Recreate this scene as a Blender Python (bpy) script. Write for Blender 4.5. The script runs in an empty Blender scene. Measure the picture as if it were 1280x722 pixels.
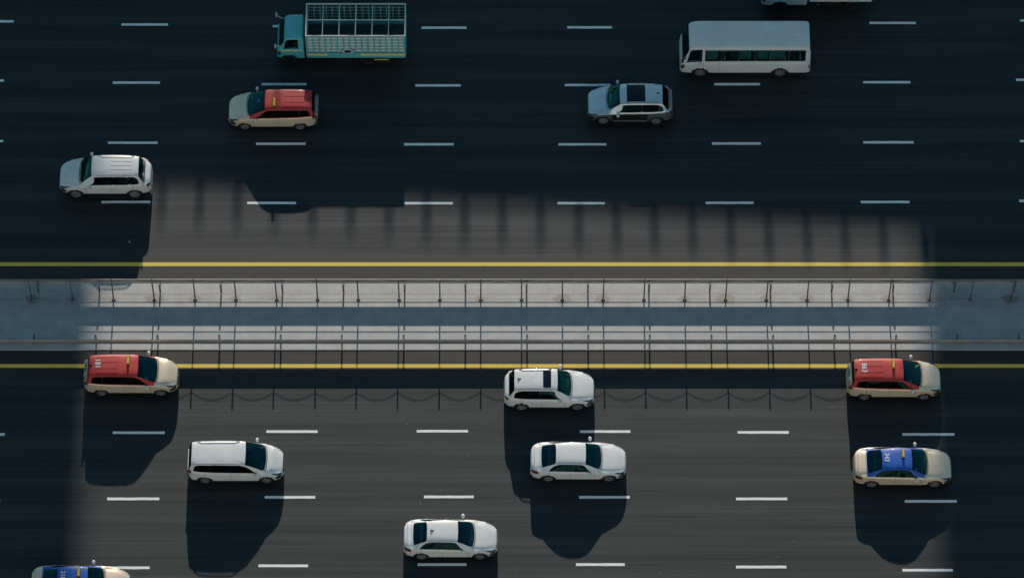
import bpy, bmesh, math, random
from mathutils import Vector, Matrix
random.seed(7)
SC = bpy.context.scene
COL = SC.collection
R = math.radians

# ------------------------------------------------------------------ camera
TILT, FPX, DIST = 31.84, 5465.0, 5465.0 / 24.9
cam_d = bpy.data.cameras.new('camera')
cam = bpy.data.objects.new('camera', cam_d)
COL.objects.link(cam)
cam.location = (0, -DIST * math.sin(R(TILT)), DIST * math.cos(R(TILT)))
cam.rotation_euler = (R(TILT), 0, 0)
cam_d.sensor_width = 36.0
cam_d.lens = FPX / 1280 * 36.0
cam_d.clip_start = 1.0
cam_d.clip_end = 6000
SC.camera = cam

# ------------------------------------------------------------------ light
SUN_EL = 17.0
world = bpy.data.worlds.new('World')
SC.world = world
world.use_nodes = True
wn = world.node_tree.nodes
bg = wn['Background']
sky = wn.new('ShaderNodeTexSky')
sky.sky_type = 'NISHITA'
sky.sun_disc = False
sky.sun_elevation = R(SUN_EL)
sky.sun_rotation = R(0)
sky.air_density = 1.0
sky.dust_density = 0.4
sky.ozone_density = 3.5
tint = wn.new('ShaderNodeMix'); tint.data_type = 'RGBA'; tint.blend_type = 'MULTIPLY'
tint.inputs[0].default_value = 1.0
tint.inputs[7].default_value = (.66, 1.0, .84, 1)
world.node_tree.links.new(sky.outputs[0], tint.inputs[6])
world.node_tree.links.new(tint.outputs[2], bg.inputs[0])
bg.inputs[1].default_value = 0.12
sun_d = bpy.data.lights.new('sun', 'SUN')
sun_d.energy = 5.0
sun_d.angle = R(0.53)
sun_d.color = (1.0, 0.89, 0.78)
sun = bpy.data.objects.new('sun', sun_d)
COL.objects.link(sun)
sun.rotation_euler = (R(-(90 - SUN_EL)), 0, 0)
sun.location = (0, 80, 120)
SC.view_settings.view_transform = 'Standard'
SC.view_settings.look = 'None'
SC.view_settings.gamma = 1
SC.view_settings.use_curve_mapping = False
SC.view_settings.exposure = 0.02

# ------------------------------------------------------------------ helpers
def link(o, parent=None):
    COL.objects.link(o)
    if parent is not None:
        o.parent = parent
    return o

def mesh_obj(name, verts, faces, mat, parent=None, smooth=False, fix=True):
    me = bpy.data.meshes.new(name)
    me.from_pydata([tuple(v) for v in verts], [], faces)
    if fix:
        bm = bmesh.new(); bm.from_mesh(me)
        bmesh.ops.recalc_face_normals(bm, faces=bm.faces[:])
        bm.to_mesh(me); bm.free()
    if smooth:
        for p in me.polygons: p.use_smooth = True
    me.materials.append(mat)
    me.update()
    return link(bpy.data.objects.new(name, me), parent)

def tag(o, label=None, cat=None, group=None, kind=None):
    if label: o['label'] = label
    if cat: o['category'] = cat
    if group: o['group'] = group
    if kind: o['kind'] = kind
    return o

def empty(name, loc, rz=0.0):
    o = bpy.data.objects.new(name, None)
    o.empty_display_size = 0.3
    o.location = loc
    o.rotation_euler = (0, 0, rz)
    return link(o)

class MB:
    """collects boxes, bars, prisms and lathes into one mesh"""
    def __init__(s): s.v = []; s.f = []
    def add(s, verts, faces):
        k = len(s.v); s.v += [tuple(v) for v in verts]
        s.f += [tuple(i + k for i in f) for f in faces]
    def box(s, x0, x1, y0, y1, z0, z1, b=0.0):
        if b <= 0:
            s.add([(x0,y0,z0),(x1,y0,z0),(x1,y1,z0),(x0,y1,z0),(x0,y0,z1),(x1,y0,z1),(x1,y1,z1),(x0,y1,z1)],
                  [(0,3,2,1),(4,5,6,7),(0,1,5,4),(1,2,6,5),(2,3,7,6),(3,0,4,7)])
        else:
            bm = bmesh.new(); bmesh.ops.create_cube(bm, size=1.0)
            for v in bm.verts:
                v.co = Vector(((x0+x1)/2 + v.co.x*(x1-x0), (y0+y1)/2 + v.co.y*(y1-y0), (z0+z1)/2 + v.co.z*(z1-z0)))
            bmesh.ops.bevel(bm, geom=bm.edges[:], offset=b, segments=2, affect='EDGES', profile=0.6)
            bm.verts.index_update()
            s.add([v.co[:] for v in bm.verts], [tuple(v.index for v in f.verts) for f in bm.faces]); bm.free()
    def bar(s, a, b, w, h=None):
        a, b = Vector(a), Vector(b); h = h or w
        d = (b - a).normalized()
        up = Vector((0,0,1)) if abs(d.z) < .95 else Vector((0,1,0))
        r = d.cross(up).normalized(); u = r.cross(d)
        vs = []
        for p in (a, b):
            for (i, j) in ((-1,-1),(1,-1),(1,1),(-1,1)):
                vs.append(p + r*(i*w/2) + u*(j*h/2))
        s.add(vs, [(0,1,2,3),(7,6,5,4),(0,4,5,1),(1,5,6,2),(2,6,7,3),(3,7,4,0)])
    def tube(s, a, b, r0, r1=None, n=12):
        a, b = Vector(a), Vector(b); r1 = r0 if r1 is None else r1
        d = (b - a).normalized()
        up = Vector((0,0,1)) if abs(d.z) < .95 else Vector((0,1,0))
        r = d.cross(up).normalized(); u = r.cross(d)
        vs = []
        for p, rad in ((a, r0), (b, r1)):
            for k in range(n):
                t = 2*math.pi*k/n
                vs.append(p + r*(math.cos(t)*rad) + u*(math.sin(t)*rad))
        fs = [(k, (k+1) % n, n+(k+1) % n, n+k) for k in range(n)]
        fs += [tuple(range(n))[::-1], tuple(range(n, 2*n))]
        s.add(vs, fs)
    def lathe_y(s, c, prof, n=28):
        """prof: list of (y, r), closed ring swept round the y axis through c"""
        k0 = len(prof); vs = []
        for k in range(n):
            t = 2*math.pi*k/n
            for (y, r) in prof:
                vs.append((c[0] + math.cos(t)*r, c[1] + y, c[2] + math.sin(t)*r))
        fs = []
        for k in range(n):
            m = (k+1) % n
            for j in range(k0-1):
                fs.append((k*k0+j, k*k0+j+1, m*k0+j+1, m*k0+j))
        s.add(vs, fs)
    def ellipsoid(s, c, rx, ry, rz, n=10, m=8):
        vs = []; fs = []
        for i in range(m+1):
            p = math.pi*i/m
            for k in range(n):
                t = 2*math.pi*k/n
                q = math.sin(p)
                vs.append((c[0]+rx*q*math.cos(t), c[1]+ry*q*math.sin(t), c[2]+rz*math.cos(p)))
        for i in range(m):
            for k in range(n):
                fs.append((i*n+k, i*n+(k+1) % n, (i+1)*n+(k+1) % n, (i+1)*n+k))
        s.add(vs, fs)
    def build(s, name, mat, parent=None, smooth=False):
        return mesh_obj(name, s.v, s.f, mat, parent, smooth)

# ------------------------------------------------------------------ materials
def new_mat(name):
    m = bpy.data.materials.new(name); m.use_nodes = True
    nt = m.node_tree
    return m, nt, nt.nodes['Principled BSDF']

def nd(nt, typ, **kw):
    n = nt.nodes.new(typ)
    for k, v in kw.items(): setattr(n, k, v)
    return n

def ramp(nt, a, b, ca=(0,0,0,1), cb=(1,1,1,1)):
    r = nt.nodes.new('ShaderNodeValToRGB')
    r.color_ramp.elements[0].position = a; r.color_ramp.elements[1].position = b
    r.color_ramp.elements[0].color = ca; r.color_ramp.elements[1].color = cb
    return r

def mapped_noise(nt, scale, noise_scale, detail=4, rough=.55, loc=(0,0,0)):
    tc = nd(nt, 'ShaderNodeTexCoord'); mp = nd(nt, 'ShaderNodeMapping')
    mp.inputs['Scale'].default_value = scale; mp.inputs['Location'].default_value = loc
    nz = nd(nt, 'ShaderNodeTexNoise')
    nz.inputs['Scale'].default_value = noise_scale; nz.inputs['Detail'].default_value = detail
    nz.inputs['Roughness'].default_value = rough
    nt.links.new(tc.outputs['Object'], mp.inputs[0]); nt.links.new(mp.outputs[0], nz.inputs['Vector'])
    return nz

def mixc(nt, fac, a, b, mode='MIX'):
    m = nd(nt, 'ShaderNodeMix', data_type='RGBA', blend_type=mode)
    for sock, val in ((m.inputs[0], fac), (m.inputs[6], a), (m.inputs[7], b)):
        if isinstance(val, bpy.types.NodeSocket): nt.links.new(val, sock)
        elif isinstance(val, (int, float)): sock.default_value = val
        else: sock.default_value = (*val, 1) if len(val) == 3 else val
    return m.outputs[2]

def basic(name, col, rough=.5, metal=0.0, spec=.5, var=.12, vscale=3.0, coat=0.0, dust=None):
    m, nt, p = new_mat(name)
    nz = mapped_noise(nt, (1,1,1), vscale)
    dark = tuple(c*(1-var) for c in col); lite = tuple(min(1, c*(1+var)) for c in col)
    rp = ramp(nt, .3, .7, (*dark, 1), (*lite, 1))
    nt.links.new(nz.outputs[0], rp.inputs[0])
    out = rp.outputs[0]
    if dust:
        n2 = mapped_noise(nt, (1,1.6,1), 1.7, 6, .65, (3,1,2))
        r2 = ramp(nt, .45, .8, (0,0,0,1), (dust[1],)*3 + (1,))
        nt.links.new(n2.outputs[0], r2.inputs[0])
        out = mixc(nt, r2.outputs[0], out, dust[0])
    nt.links.new(out, p.inputs['Base Color'])
    p.inputs['Roughness'].default_value = rough
    p.inputs['Metallic'].default_value = metal
    p.inputs['Specular IOR Level'].default_value = spec
    if coat:
        p.inputs['Coat Weight'].default_value = coat; p.inputs['Coat Roughness'].default_value = .06
    return m

def paint(name, col, rough=.38, metal=0.0, coat=.6):
    return basic(name, col, rough, metal, .4, .05, 1.3, coat, dust=((.30,.27,.23), .16))

def glass(name, tint, gloss=1.0):
    m, nt, p = new_mat(name)
    nt.nodes.remove(p)
    out = nt.nodes['Material Output']
    tr = nd(nt, 'ShaderNodeBsdfTransparent'); tr.inputs[0].default_value = (*tint, 1)
    gl = nd(nt, 'ShaderNodeBsdfGlossy'); gl.inputs['Roughness'].default_value = .03
    gl.inputs[0].default_value = (.30, .95, 1.0, 1)
    fr = nd(nt, 'ShaderNodeFresnel'); fr.inputs[0].default_value = 1.5
    ml = nd(nt, 'ShaderNodeMath', operation='MULTIPLY_ADD'); ml.inputs[1].default_value = gloss; ml.inputs[2].default_value = .0
    nt.links.new(fr.outputs[0], ml.inputs[0])
    mx = nd(nt, 'ShaderNodeMixShader')
    nt.links.new(ml.outputs[0], mx.inputs[0]); nt.links.new(tr.outputs[0], mx.inputs[1]); nt.links.new(gl.outputs[0], mx.inputs[2])
    nt.links.new(mx.outputs[0], out.inputs[0])
    return m

def asphalt_mat():
    m, nt, p = new_mat('asphalt')
    L = nt.links
    fine = mapped_noise(nt, (1,1,1), 9.0, 8, .75)
    streak = mapped_noise(nt, (.035, 1.5, 1), 1.6, 6, .6)
    streak2 = mapped_noise(nt, (.05, 5.0, 1), 1.5, 3, .5, (3, 2, 0))
    blot = mapped_noise(nt, (.25, .5, 1), .7, 5, .6, (7, 3, 0))
    r0 = ramp(nt, .25, .75, (.0066,.0068,.0074,1), (.0145,.0147,.0158,1))
    L.new(fine.outputs[0], r0.inputs[0])
    rs = ramp(nt, .32, .68, (.66,.66,.67,1), (1.42,1.39,1.35,1)); L.new(streak.outputs[0], rs.inputs[0])
    c = mixc(nt, 1.0, r0.outputs[0], rs.outputs[0], 'MULTIPLY')
    r2 = ramp(nt, .35, .65, (.80,.81,.83,1), (1.24,1.21,1.18,1)); L.new(streak2.outputs[0], r2.inputs[0])
    c = mixc(nt, 1.0, c, r2.outputs[0], 'MULTIPLY')
    rb = ramp(nt, .3, .75, (.82,.83,.85,1), (1.15,1.13,1.1,1)); L.new(blot.outputs[0], rb.inputs[0])
    c = mixc(nt, 1.0, c, rb.outputs[0], 'MULTIPLY')
    # wheel tracks and the oily middle of every lane
    tcl = nd(nt, 'ShaderNodeTexCoord'); sxl = nd(nt, 'ShaderNodeSeparateXYZ'); L.new(tcl.outputs['Object'], sxl.inputs[0])
    ph = nd(nt, 'ShaderNodeMath', operation='MULTIPLY_ADD'); ph.inputs[1].default_value = 2*math.pi*2/3.65; ph.inputs[2].default_value = 1.2
    L.new(sxl.outputs[1], ph.inputs[0])
    sn = nd(nt, 'ShaderNodeMath', operation='SINE'); L.new(ph.outputs[0], sn.inputs[0])
    mt_ = nd(nt, 'ShaderNodeMapRange'); mt_.inputs[1].default_value = -1; mt_.inputs[2].default_value = 1
    mt_.inputs[3].default_value = .86; mt_.inputs[4].default_value = 1.14
    L.new(sn.outputs[0], mt_.inputs[0])
    c = mixc(nt, 1.0, c, mt_.outputs[0], 'MULTIPLY')
    # dark drips and tar spots
    spot = mapped_noise(nt, (.6, 1.6, 1), 2.2, 5, .7, (9, 4, 0))
    rsp = ramp(nt, .66, .74, (0,0,0,1), (.45,.45,.45,1)); L.new(spot.outputs[0], rsp.inputs[0])
    c = mixc(nt, rsp.outputs[0], c, (.006,.006,.007))
    # swept-aside brown dust along the edges of the median (Y between about -5 and 2)
    tc = nd(nt, 'ShaderNodeTexCoord'); sx = nd(nt, 'ShaderNodeSeparateXYZ'); L.new(tc.outputs['Object'], sx.inputs[0])
    dy = nd(nt, 'ShaderNodeMath', operation='ADD'); dy.inputs[1].default_value = 1.55; L.new(sx.outputs[1], dy.inputs[0])
    ab = nd(nt, 'ShaderNodeMath', operation='ABSOLUTE'); L.new(dy.outputs[0], ab.inputs[0])
    wob = nd(nt, 'ShaderNodeMath', operation='MULTIPLY_ADD'); wob.inputs[1].default_value = 1.2
    L.new(blot.outputs[0], wob.inputs[0]); L.new(ab.outputs[0], wob.inputs[2])
    rd = ramp(nt, 0, 1); 
    mr = nd(nt, 'ShaderNodeMapRange'); mr.inputs[1].default_value = 3.1; mr.inputs[2].default_value = 4.6
    mr.inputs[3].default_value = .85; mr.inputs[4].default_value = 0.0
    L.new(wob.outputs[0], mr.inputs[0])
    c = mixc(nt, mr.outputs[0], c, (.030, .022, .017))
    # gutter joint beside the median
    gj = nd(nt, 'ShaderNodeMath', operation='ADD'); gj.inputs[1].default_value = 3.76; L.new(sx.outputs[1], gj.inputs[0])
    ga = nd(nt, 'ShaderNodeMath', operation='ABSOLUTE'); L.new(gj.outputs[0], ga.inputs[0])
    gl_ = nd(nt, 'ShaderNodeMath', operation='LESS_THAN'); gl_.inputs[1].default_value = .03; L.new(ga.outputs[0], gl_.inputs[0])
    gm = nd(nt, 'ShaderNodeMath', operation='MULTIPLY'); gm.inputs[1].default_value = .7; L.new(gl_.outputs[0], gm.inputs[0])
    c = mixc(nt, gm.outputs[0], c, (.008, .008, .009))
    # scattered pale grit
    vo = nd(nt, 'ShaderNodeTexVoronoi'); vo.inputs['Scale'].default_value = .9; L.new(tc.outputs['Object'], vo.inputs['Vector'])
    rv = ramp(nt, .022, .035, (.4,.4,.4,1), (0,0,0,1)); L.new(vo.outputs['Distance'], rv.inputs[0])
    c = mixc(nt, rv.outputs[0], c, (.22,.22,.22))
    L.new(c, p.inputs['Base Color'])
    rr = ramp(nt, .3, .7, (.54,)*3+(1,), (.68,)*3+(1,)); L.new(streak.outputs[0], rr.inputs[0])
    L.new(rr.outputs[0], p.inputs['Roughness'])
    sm = nd(nt, 'ShaderNodeMix', data_type='RGBA', blend_type='MULTIPLY'); sm.inputs[0].default_value = 1.0
    L.new(rs.outputs[0], sm.inputs[6]); L.new(r2.outputs[0], sm.inputs[7])
    bw = nd(nt, 'ShaderNodeRGBToBW'); L.new(sm.outputs[2], bw.inputs[0])
    sq = nd(nt, 'ShaderNodeMath', operation='MULTIPLY'); L.new(bw.outputs[0], sq.inputs[0]); L.new(mt_.outputs[0], sq.inputs[1])
    fin = nd(nt, 'ShaderNodeMapRange'); fin.inputs[1].default_value = .3; fin.inputs[2].default_value = .7; fin.inputs[3].default_value = .82; fin.inputs[4].default_value = 1.18
    L.new(fine.outputs[0], fin.inputs[0])
    sq2 = nd(nt, 'ShaderNodeMath', operation='MULTIPLY'); L.new(sq.outputs[0], sq2.inputs[0]); L.new(fin.outputs[0], sq2.inputs[1])
    sl = nd(nt, 'ShaderNodeMath', operation='MULTIPLY_ADD'); sl.inputs[1].default_value = .25; sl.inputs[2].default_value = .28
    L.new(sq2.outputs[0], sl.inputs[0]); L.new(sl.outputs[0], p.inputs['Specular IOR Level'])
    p.inputs['Specular Tint'].default_value = (.85, .94, 1.0, 1)
    bp = nd(nt, 'ShaderNodeBump'); bp.inputs['Strength'].default_value = .12; bp.inputs['Distance'].default_value = .01
    n3 = mapped_noise(nt, (1,1,1), 55, 3, .6); L.new(n3.outputs[0], bp.inputs['Height'])
    L.new(bp.outputs[0], p.inputs['Normal'])
    return m

FENCE_X0, FENCE_DX, FENCE_Y = -1.567, 2.044, -0.66
def concrete_mat():
    m, nt, p = new_mat('median_concrete')
    L = nt.links
    n1 = mapped_noise(nt, (1,1,1), 1.3, 8, .65)
    r1 = ramp(nt, .3, .72, (.185,.184,.183,1), (.315,.311,.306,1)); L.new(n1.outputs[0], r1.inputs[0])
    n2 = mapped_noise(nt, (.12,2.5,1), 1.4, 5, .6, (2,5,0))
    r2 = ramp(nt, .35, .7, (.86,.86,.87,1), (1.06,1.05,1.04,1)); L.new(n2.outputs[0], r2.inputs[0])
    c = mixc(nt, 1.0, r1.outputs[0], r2.outputs[0], 'MULTIPLY')
    n4 = mapped_noise(nt, (1,1,1), 14, 4, .8, (1,7,0))
    r4 = ramp(nt, .62, .74, (0,0,0,1), (.55,.55,.55,1)); L.new(n4.outputs[0], r4.inputs[0])
    c = mixc(nt, r4.outputs[0], c, (.09,.085,.08))
    # rust weeping from the foot of every fence post
    tc = nd(nt, 'ShaderNodeTexCoord'); sx = nd(nt, 'ShaderNodeSeparateXYZ'); L.new(tc.outputs['Object'], sx.inputs[0])
    def mth(op, a, b=None, c_=None):
        n = nd(nt, 'ShaderNodeMath', operation=op)
        for i, q in enumerate((a, b, c_)):
            if q is None: continue
            if isinstance(q, (int, float)): n.inputs[i].default_value = q
            else: L.new(q, n.inputs[i])
        return n.outputs[0]
    u = mth('DIVIDE', mth('SUBTRACT', sx.outputs[0], FENCE_X0), FENCE_DX)
    cell = mth('ROUND', u)
    fx = mth('MULTIPLY', mth('ABSOLUTE', mth('SUBTRACT', u, cell)), FENCE_DX)
    wn_ = nd(nt, 'ShaderNodeTexWhiteNoise', noise_dimensions='1D'); L.new(cell, wn_.inputs['W'])
    fy = mth('MULTIPLY', mth('ABSOLUTE', mth('SUBTRACT', sx.outputs[1], FENCE_Y + .05)), 1.5)
    dist = mth('SQRT', mth('ADD', mth('MULTIPLY', fx, fx), mth('MULTIPLY', fy, fy)))
    n5 = mapped_noise(nt, (1,1.6,1), 5.5, 4, .7, (4,4,0))
    dd = mth('ADD', dist, mth('MULTIPLY', mth('SUBTRACT', n5.outputs[0], .5), .9))
    rad = mth('MULTIPLY_ADD', wn_.outputs[0], .50, .02)
    k = mth('MULTIPLY', mth('LESS_THAN', dd, rad), .85)
    c = mixc(nt, k, c, (.105, .062, .036))
    # casting joints
    j = mth('LESS_THAN', mth('ABSOLUTE', mth('SUBTRACT', mth('FRACT', mth('DIVIDE', sx.outputs[0], 6.2)), .5)), .0016)
    c = mixc(nt, mth('MULTIPLY', j, .6), c, (.05,.05,.05))
    L.new(c, p.inputs['Base Color'])
    p.inputs['Roughness'].default_value = .60
    p.inputs['Specular IOR Level'].default_value = 1.0
    p.inputs['Coat Weight'].default_value = 1.0; p.inputs['Coat Roughness'].default_value = .6; p.inputs['Coat IOR'].default_value = 2.1
    bp = nd(nt, 'ShaderNodeBump'); bp.inputs['Strength'].default_value = .15; bp.inputs['Distance'].default_value = .01
    L.new(n4.outputs[0], bp.inputs['Height']); L.new(bp.outputs[0], p.inputs['Normal'])
    return m

def line_mat(name, col, worn):
    m, nt, p = new_mat(name)
    n1 = mapped_noise(nt, (.5,1,1), 6, 8, .75)
    r1 = ramp(nt, .50, .80, (*col, 1), (*worn, 1)); nt.links.new(n1.outputs[0], r1.inputs[0])
    nt.links.new(r1.outputs[0], p.inputs['Base Color'])
    p.inputs['Roughness'].default_value = .6
    return m

def facade_mat(name, wall, glassc, fx, fz):
    """office tower: floors and bays of dark glass between pale bands"""
    m, nt, p = new_mat(name)
    L = nt.links
    tc = nd(nt, 'ShaderNodeTexCoord'); sx = nd(nt, 'ShaderNodeSeparateXYZ'); L.new(tc.outputs['Object'], sx.inputs[0])
    def mth(op, a, b=None):
        n = nd(nt, 'ShaderNodeMath', operation=op)
        for i, q in enumerate((a, b)):
            if q is None: continue
            if isinstance(q, (int, float)): n.inputs[i].default_value = q
            else: L.new(q, n.inputs[i])
        return n.outputs[0]
    a = mth('GREATER_THAN', mth('FRACT', mth('DIVIDE', mth('ADD', sx.outputs[0], sx.outputs[1]), fx)), .55)
    b = mth('GREATER_THAN', mth('FRACT', mth('DIVIDE', sx.outputs[2], fz)), .5)
    k = mth('MULTIPLY', a, b)
    n1 = mapped_noise(nt, (1,1,.2), .2, 4)
    r1 = ramp(nt, .3, .7, tuple(q*.85 for q in wall)+(1,), (*wall, 1)); L.new(n1.outputs[0], r1.inputs[0])
    c = mixc(nt, k, r1.outputs[0], glassc)
    L.new(c, p.inputs['Base Color'])
    rg = nd(nt, 'ShaderNodeMapRange'); rg.inputs[3].default_value = .8; rg.inputs[4].default_value = .35
    L.new(k, rg.inputs[0]); L.new(rg.outputs[0], p.inputs['Roughness'])
    return m

M = {}
M['asphalt'] = asphalt_mat()
M['concrete'] = concrete_mat()
M['white_line'] = line_mat('white_road_paint', (.84,.84,.84), (.66,.66,.65))
M['yellow_line'] = line_mat('yellow_road_paint', (.80,.565,.075), (.60,.42,.06))
M['galv'] = basic('galvanised_steel', (.30,.30,.30), .5, .5, .5, .2, 5)
M['rail_steel'] = basic('guardrail_steel', (.20,.20,.20), .42, .5, .5, .15, 2)
M['dark_steel'] = basic('weathered_steel', (.14,.14,.14), .6, .3, .5, .3, 6)
M['fence_steel'] = basic('fence_steel', (.30,.30,.30), .5, .3, .5, .25, 6)
M['white_paint'] = paint('white_car_paint', (.74,.735,.73))
M['pearl_paint'] = paint('pearl_car_paint', (.70,.69,.675))
M['silver_blue'] = paint('silver_blue_car_paint', (.60,.66,.71), .34, .5)
M['shaded_body'] = paint('shaded_silver_car_paint', (.085,.10,.115), .35)  # shaded lower side of the silver blue SUV, darkened in the colour
M['beige'] = paint('cream_taxi_paint', (.79,.63,.475), .42, .3, .5)
M['red'] = paint('red_taxi_paint', (.46,.026,.026), .55, 0, .04)
M['blue'] = paint('blue_taxi_paint', (.003,.095,.46), .5, 0, .05)
M['sign_yellow'] = basic('taxi_sign_plastic', (.72,.47,.07), .4, 0, .4, .06)
M['letter'] = basic('roof_lettering', (.78,.78,.78), .5, 0, .4, .04)
M['glass'] = glass('tinted_glass', (.36,.76,.84))
M['dark_glass'] = glass('privacy_glass', (.06,.10,.11), .4)
M['sunroof_glass'] = basic('sunroof_glass', (.006,.012,.016), .15, 0, .35, .1, 1)
M['frit'] = basic('black_frit', (.008,.010,.012), .3, 0, .4, .1)
M['seam'] = basic('panel_seam', (.03,.03,.03), .7)
M['trim'] = basic('black_trim', (.012,.012,.013), .5, 0, .4, .15)
M['rubber'] = basic('tyre_rubber', (.014,.014,.014), .8, 0, .3, .2)
M['rim'] = basic('alloy_rim', (.48,.48,.49), .3, .7, .5, .1)
M['lamp'] = basic('headlamp_lens', (.07,.085,.10), .15, .3, .6, .2, 8, .8)
M['tail'] = basic('tail_lamp_lens', (.16,.012,.012), .2, 0, .5, .2, 8, .5)
M['interior'] = basic('cabin_plastic', (.055,.056,.058), .8, 0, .3, .2)
M['seat'] = basic('seat_fabric', (.26,.25,.24), .9, 0, .2, .2)
M['paper'] = basic('paper', (.75,.75,.75), .8, 0, .2, .05)
M['teal'] = paint('teal_truck_paint', (.10,.46,.52), .45, 0, .2)
M['teal_light'] = paint('pale_teal_steel', (.42,.58,.60), .45, .1, .1)
M['teal_dark'] = paint('dark_teal_board', (.012,.06,.075), .6, 0, .05)
M['frame_white'] = paint('white_frame_paint', (.48,.56,.56), .5, 0, .1)
M['stripe'] = basic('yellow_stripe_paint', (.66,.62,.20), .5, 0, .4, .12)
M['deck'] = basic('worn_truck_deck', (.06,.085,.09), .7, 0, .3, .35, 4)
M['chassis'] = basic('chassis_black', (.012,.012,.012), .7, 0, .3, .3)
M['bus_white'] = paint('bus_white_paint', (.68,.68,.69), .42, 0, .3)
M['van_blue'] = paint('pale_blue_truck_paint', (.40,.50,.60), .4, 0, .3)
M['curtain'] = basic('window_curtain', (.17,.185,.18), .9, 0, .2, .25, 6)
M['viaduct'] = basic('viaduct_concrete', (.34,.33,.31), .8, 0, .4, .15, .4)
M['tower_sand'] = facade_mat('sand_facade', (.74,.68,.60), (.03,.05,.06), 3.2, 3.6)  # pale walls for the added towers that bounce sun onto car sides
M['tower_pale'] = facade_mat('pale_facade', (.78,.75,.70), (.04,.06,.07), 2.6, 3.4)
M['tower_grey'] = facade_mat('grey_facade', (.36,.37,.38), (.02,.04,.05), 3.0, 3.5)
M['ground'] = basic('sandy_ground', (.16,.14,.115), .9, 0, .3, .2, .15)

# ------------------------------------------------------------------ ground, carriageways, median
def sheet(name, x0, x1, y0, y1, z, mat):
    o = mesh_obj(name, [(x0,y0,z),(x1,y0,z),(x1,y1,z),(x0,y1,z)], [(0,1,2,3)], mat, fix=False)
    return tag(o, kind='structure')
sheet('ground', -2500, 2500, -2500, 2500, -.012, M['ground'])
sheet('road', -900, 900, -27.5, 27.0, 0.0, M['asphalt'])
MED_Y0, MED_Y1, MED_Z = -3.56, .50, .03
mb = MB()
mb.add([(-900,MED_Y0-.03,0),(900,MED_Y0-.03,0),(900,MED_Y0,MED_Z),(-900,MED_Y0,MED_Z),
        (900,MED_Y1,MED_Z),(-900,MED_Y1,MED_Z),(900,MED_Y1+.03,0),(-900,MED_Y1+.03,0)],
       [(0,1,2,3),(3,2,4,5),(5,4,6,7)])
tag(mb.build('median', M['concrete']), kind='structure')

# dashes: pixel measurements of the photograph turned into metres on the road (left X, right X, Y)
F, T = FPX, R(TILT)
def at(px, py):
    C = cam.location
    d = Vector((0, math.sin(T), -math.cos(T))) + Vector((1,0,0))*((px-640)/F) + Vector((0, math.cos(T), math.sin(T)))*((361-py)/F)
    s = -C.z/d.z
    return C.x + s*d.x, C.y + s*d.y
DASH = [(-45,17,27),(152,210,31),(341,396,33),(527,583,35),(709,765,34.5),(897,953,32),(1087,1145,29),(1275,1330,26),
        (-53,5,101),(141,200,103.5),(327,383,105.5),(519,576,107),(706,763,106.5),(893,950,105.5),(1079,1138,103),(1270,1328,100),
        (-56,4,176.5),(135,197,178.5),(320,382,179.8),(505,567,180.5),(698,758,180.5),(890,951,179.5),(1079,1142,178),(1275,1335,176.5),
        (127,188,252.5),(309,370,253.7),(506,566,254),(697,756,254),(882,942,253.5),(1076,1137,252.5),(1274,1335,251),(-62,-2,251),
        (141,206,540.5),(333,397,539),(521,585,538.5),(725,788,539),(922,986,540),(1128,1193,542.5),(-58,6,542.5),(1326,1390,545),
        (134,199,623),(331,394,621),(530,592,620.5),(724,787,621),(920,984,623),(1131,1196,626),(-64,0,626),
        (125,187,709),(323,385,706.5),(522,583,705),(720,781,705),(920,983,708),(1128,1191,712),(-72,-8,712)]
for (x0, x1, y) in DASH:
    a, b = at(x0, y), at(x1, y)
    yc = (a[1] + b[1])/2
    h = .073
    nseg = 8
    jit = [random.uniform(-.006,.006) for _ in range(2*(nseg+1))]
    vs = []; fs = []
    for k in range(nseg+1):
        x = a[0] + (b[0]-a[0])*k/nseg
        vs += [(x,yc-h+jit[2*k],.0045),(x,yc+h+jit[2*k+1],.0045)]
    for k in range(nseg):
        fs.append((2*k,2*k+2,2*k+3,2*k+1))
    tag(mesh_obj('lane_marking', vs, fs, M['white_line'], fix=False), kind='structure')
for (ya, yb) in ((1.35, 1.575), (-4.60, -4.385)):
    sheet('edge_line', -900, 900, ya, yb, .0045, M['yellow_line'])

# ------------------------------------------------------------------ median furniture
GP0, GPD = -5.39, 3.06
def guardrail(name, yb, side, label):
    """W-beam on driven posts; side=+1: the beam faces +Y, posts stand on the -Y side"""
    root = empty(name, (0, yb, MED_Z))
    tag(root, label, 'guardrail', 'guardrails along the median')
    prof = [(.0,.36),(.035,.40),(.075,.43),(.075,.46),(.01,.50),(.01,.545),(.075,.585),(.075,.615),(.035,.645),(.0,.70)]
    n = len(prof); vs = []; fs = []
    for x in (-60, 60):
        for (dy, z) in prof: vs.append((x, side*dy, z))
        for (dy, z) in prof: vs.append((x, side*(dy-.022), z))
    for k in range(n-1):
        fs.append((k, k+1, 2*n+k+1, 2*n+k)); fs.append((n+k, 3*n+k, 3*n+k+1, n+k+1))
    fs.append((0, 2*n, 3*n, n)); fs.append((n-1, 2*n-1, 4*n-1, 3*n-1))
    mesh_obj('beam', vs, fs, M['rail_steel'], root)
    mbp = MB()
    mbp.box(-.042, .042, -.05, .05, -.05, .68, .008)
    proto = None
    for k in range(-13, 16):
        x = GP0 + GPD*k
        if abs(x) > 40: continue
        if proto is None:
            p = mbp.build('post', M['dark_steel'], root)
            q = MB(); q.box(-.05, .05, -.09, .09, .40, .66, .006)
            b = q.build('spacer_block', M['dark_steel'], p); b.location = (0, side*.145, 0)
            proto = (p, b)
        else:
            p = proto[0].copy(); link(p, root); b = proto[1].copy(); link(b, p)
        p.location = (x + random.uniform(-.02,.02), -side*.30, 0)
        p.rotation_euler = (0, R(random.uniform(-.8,.8)), 0)
    return root
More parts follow.
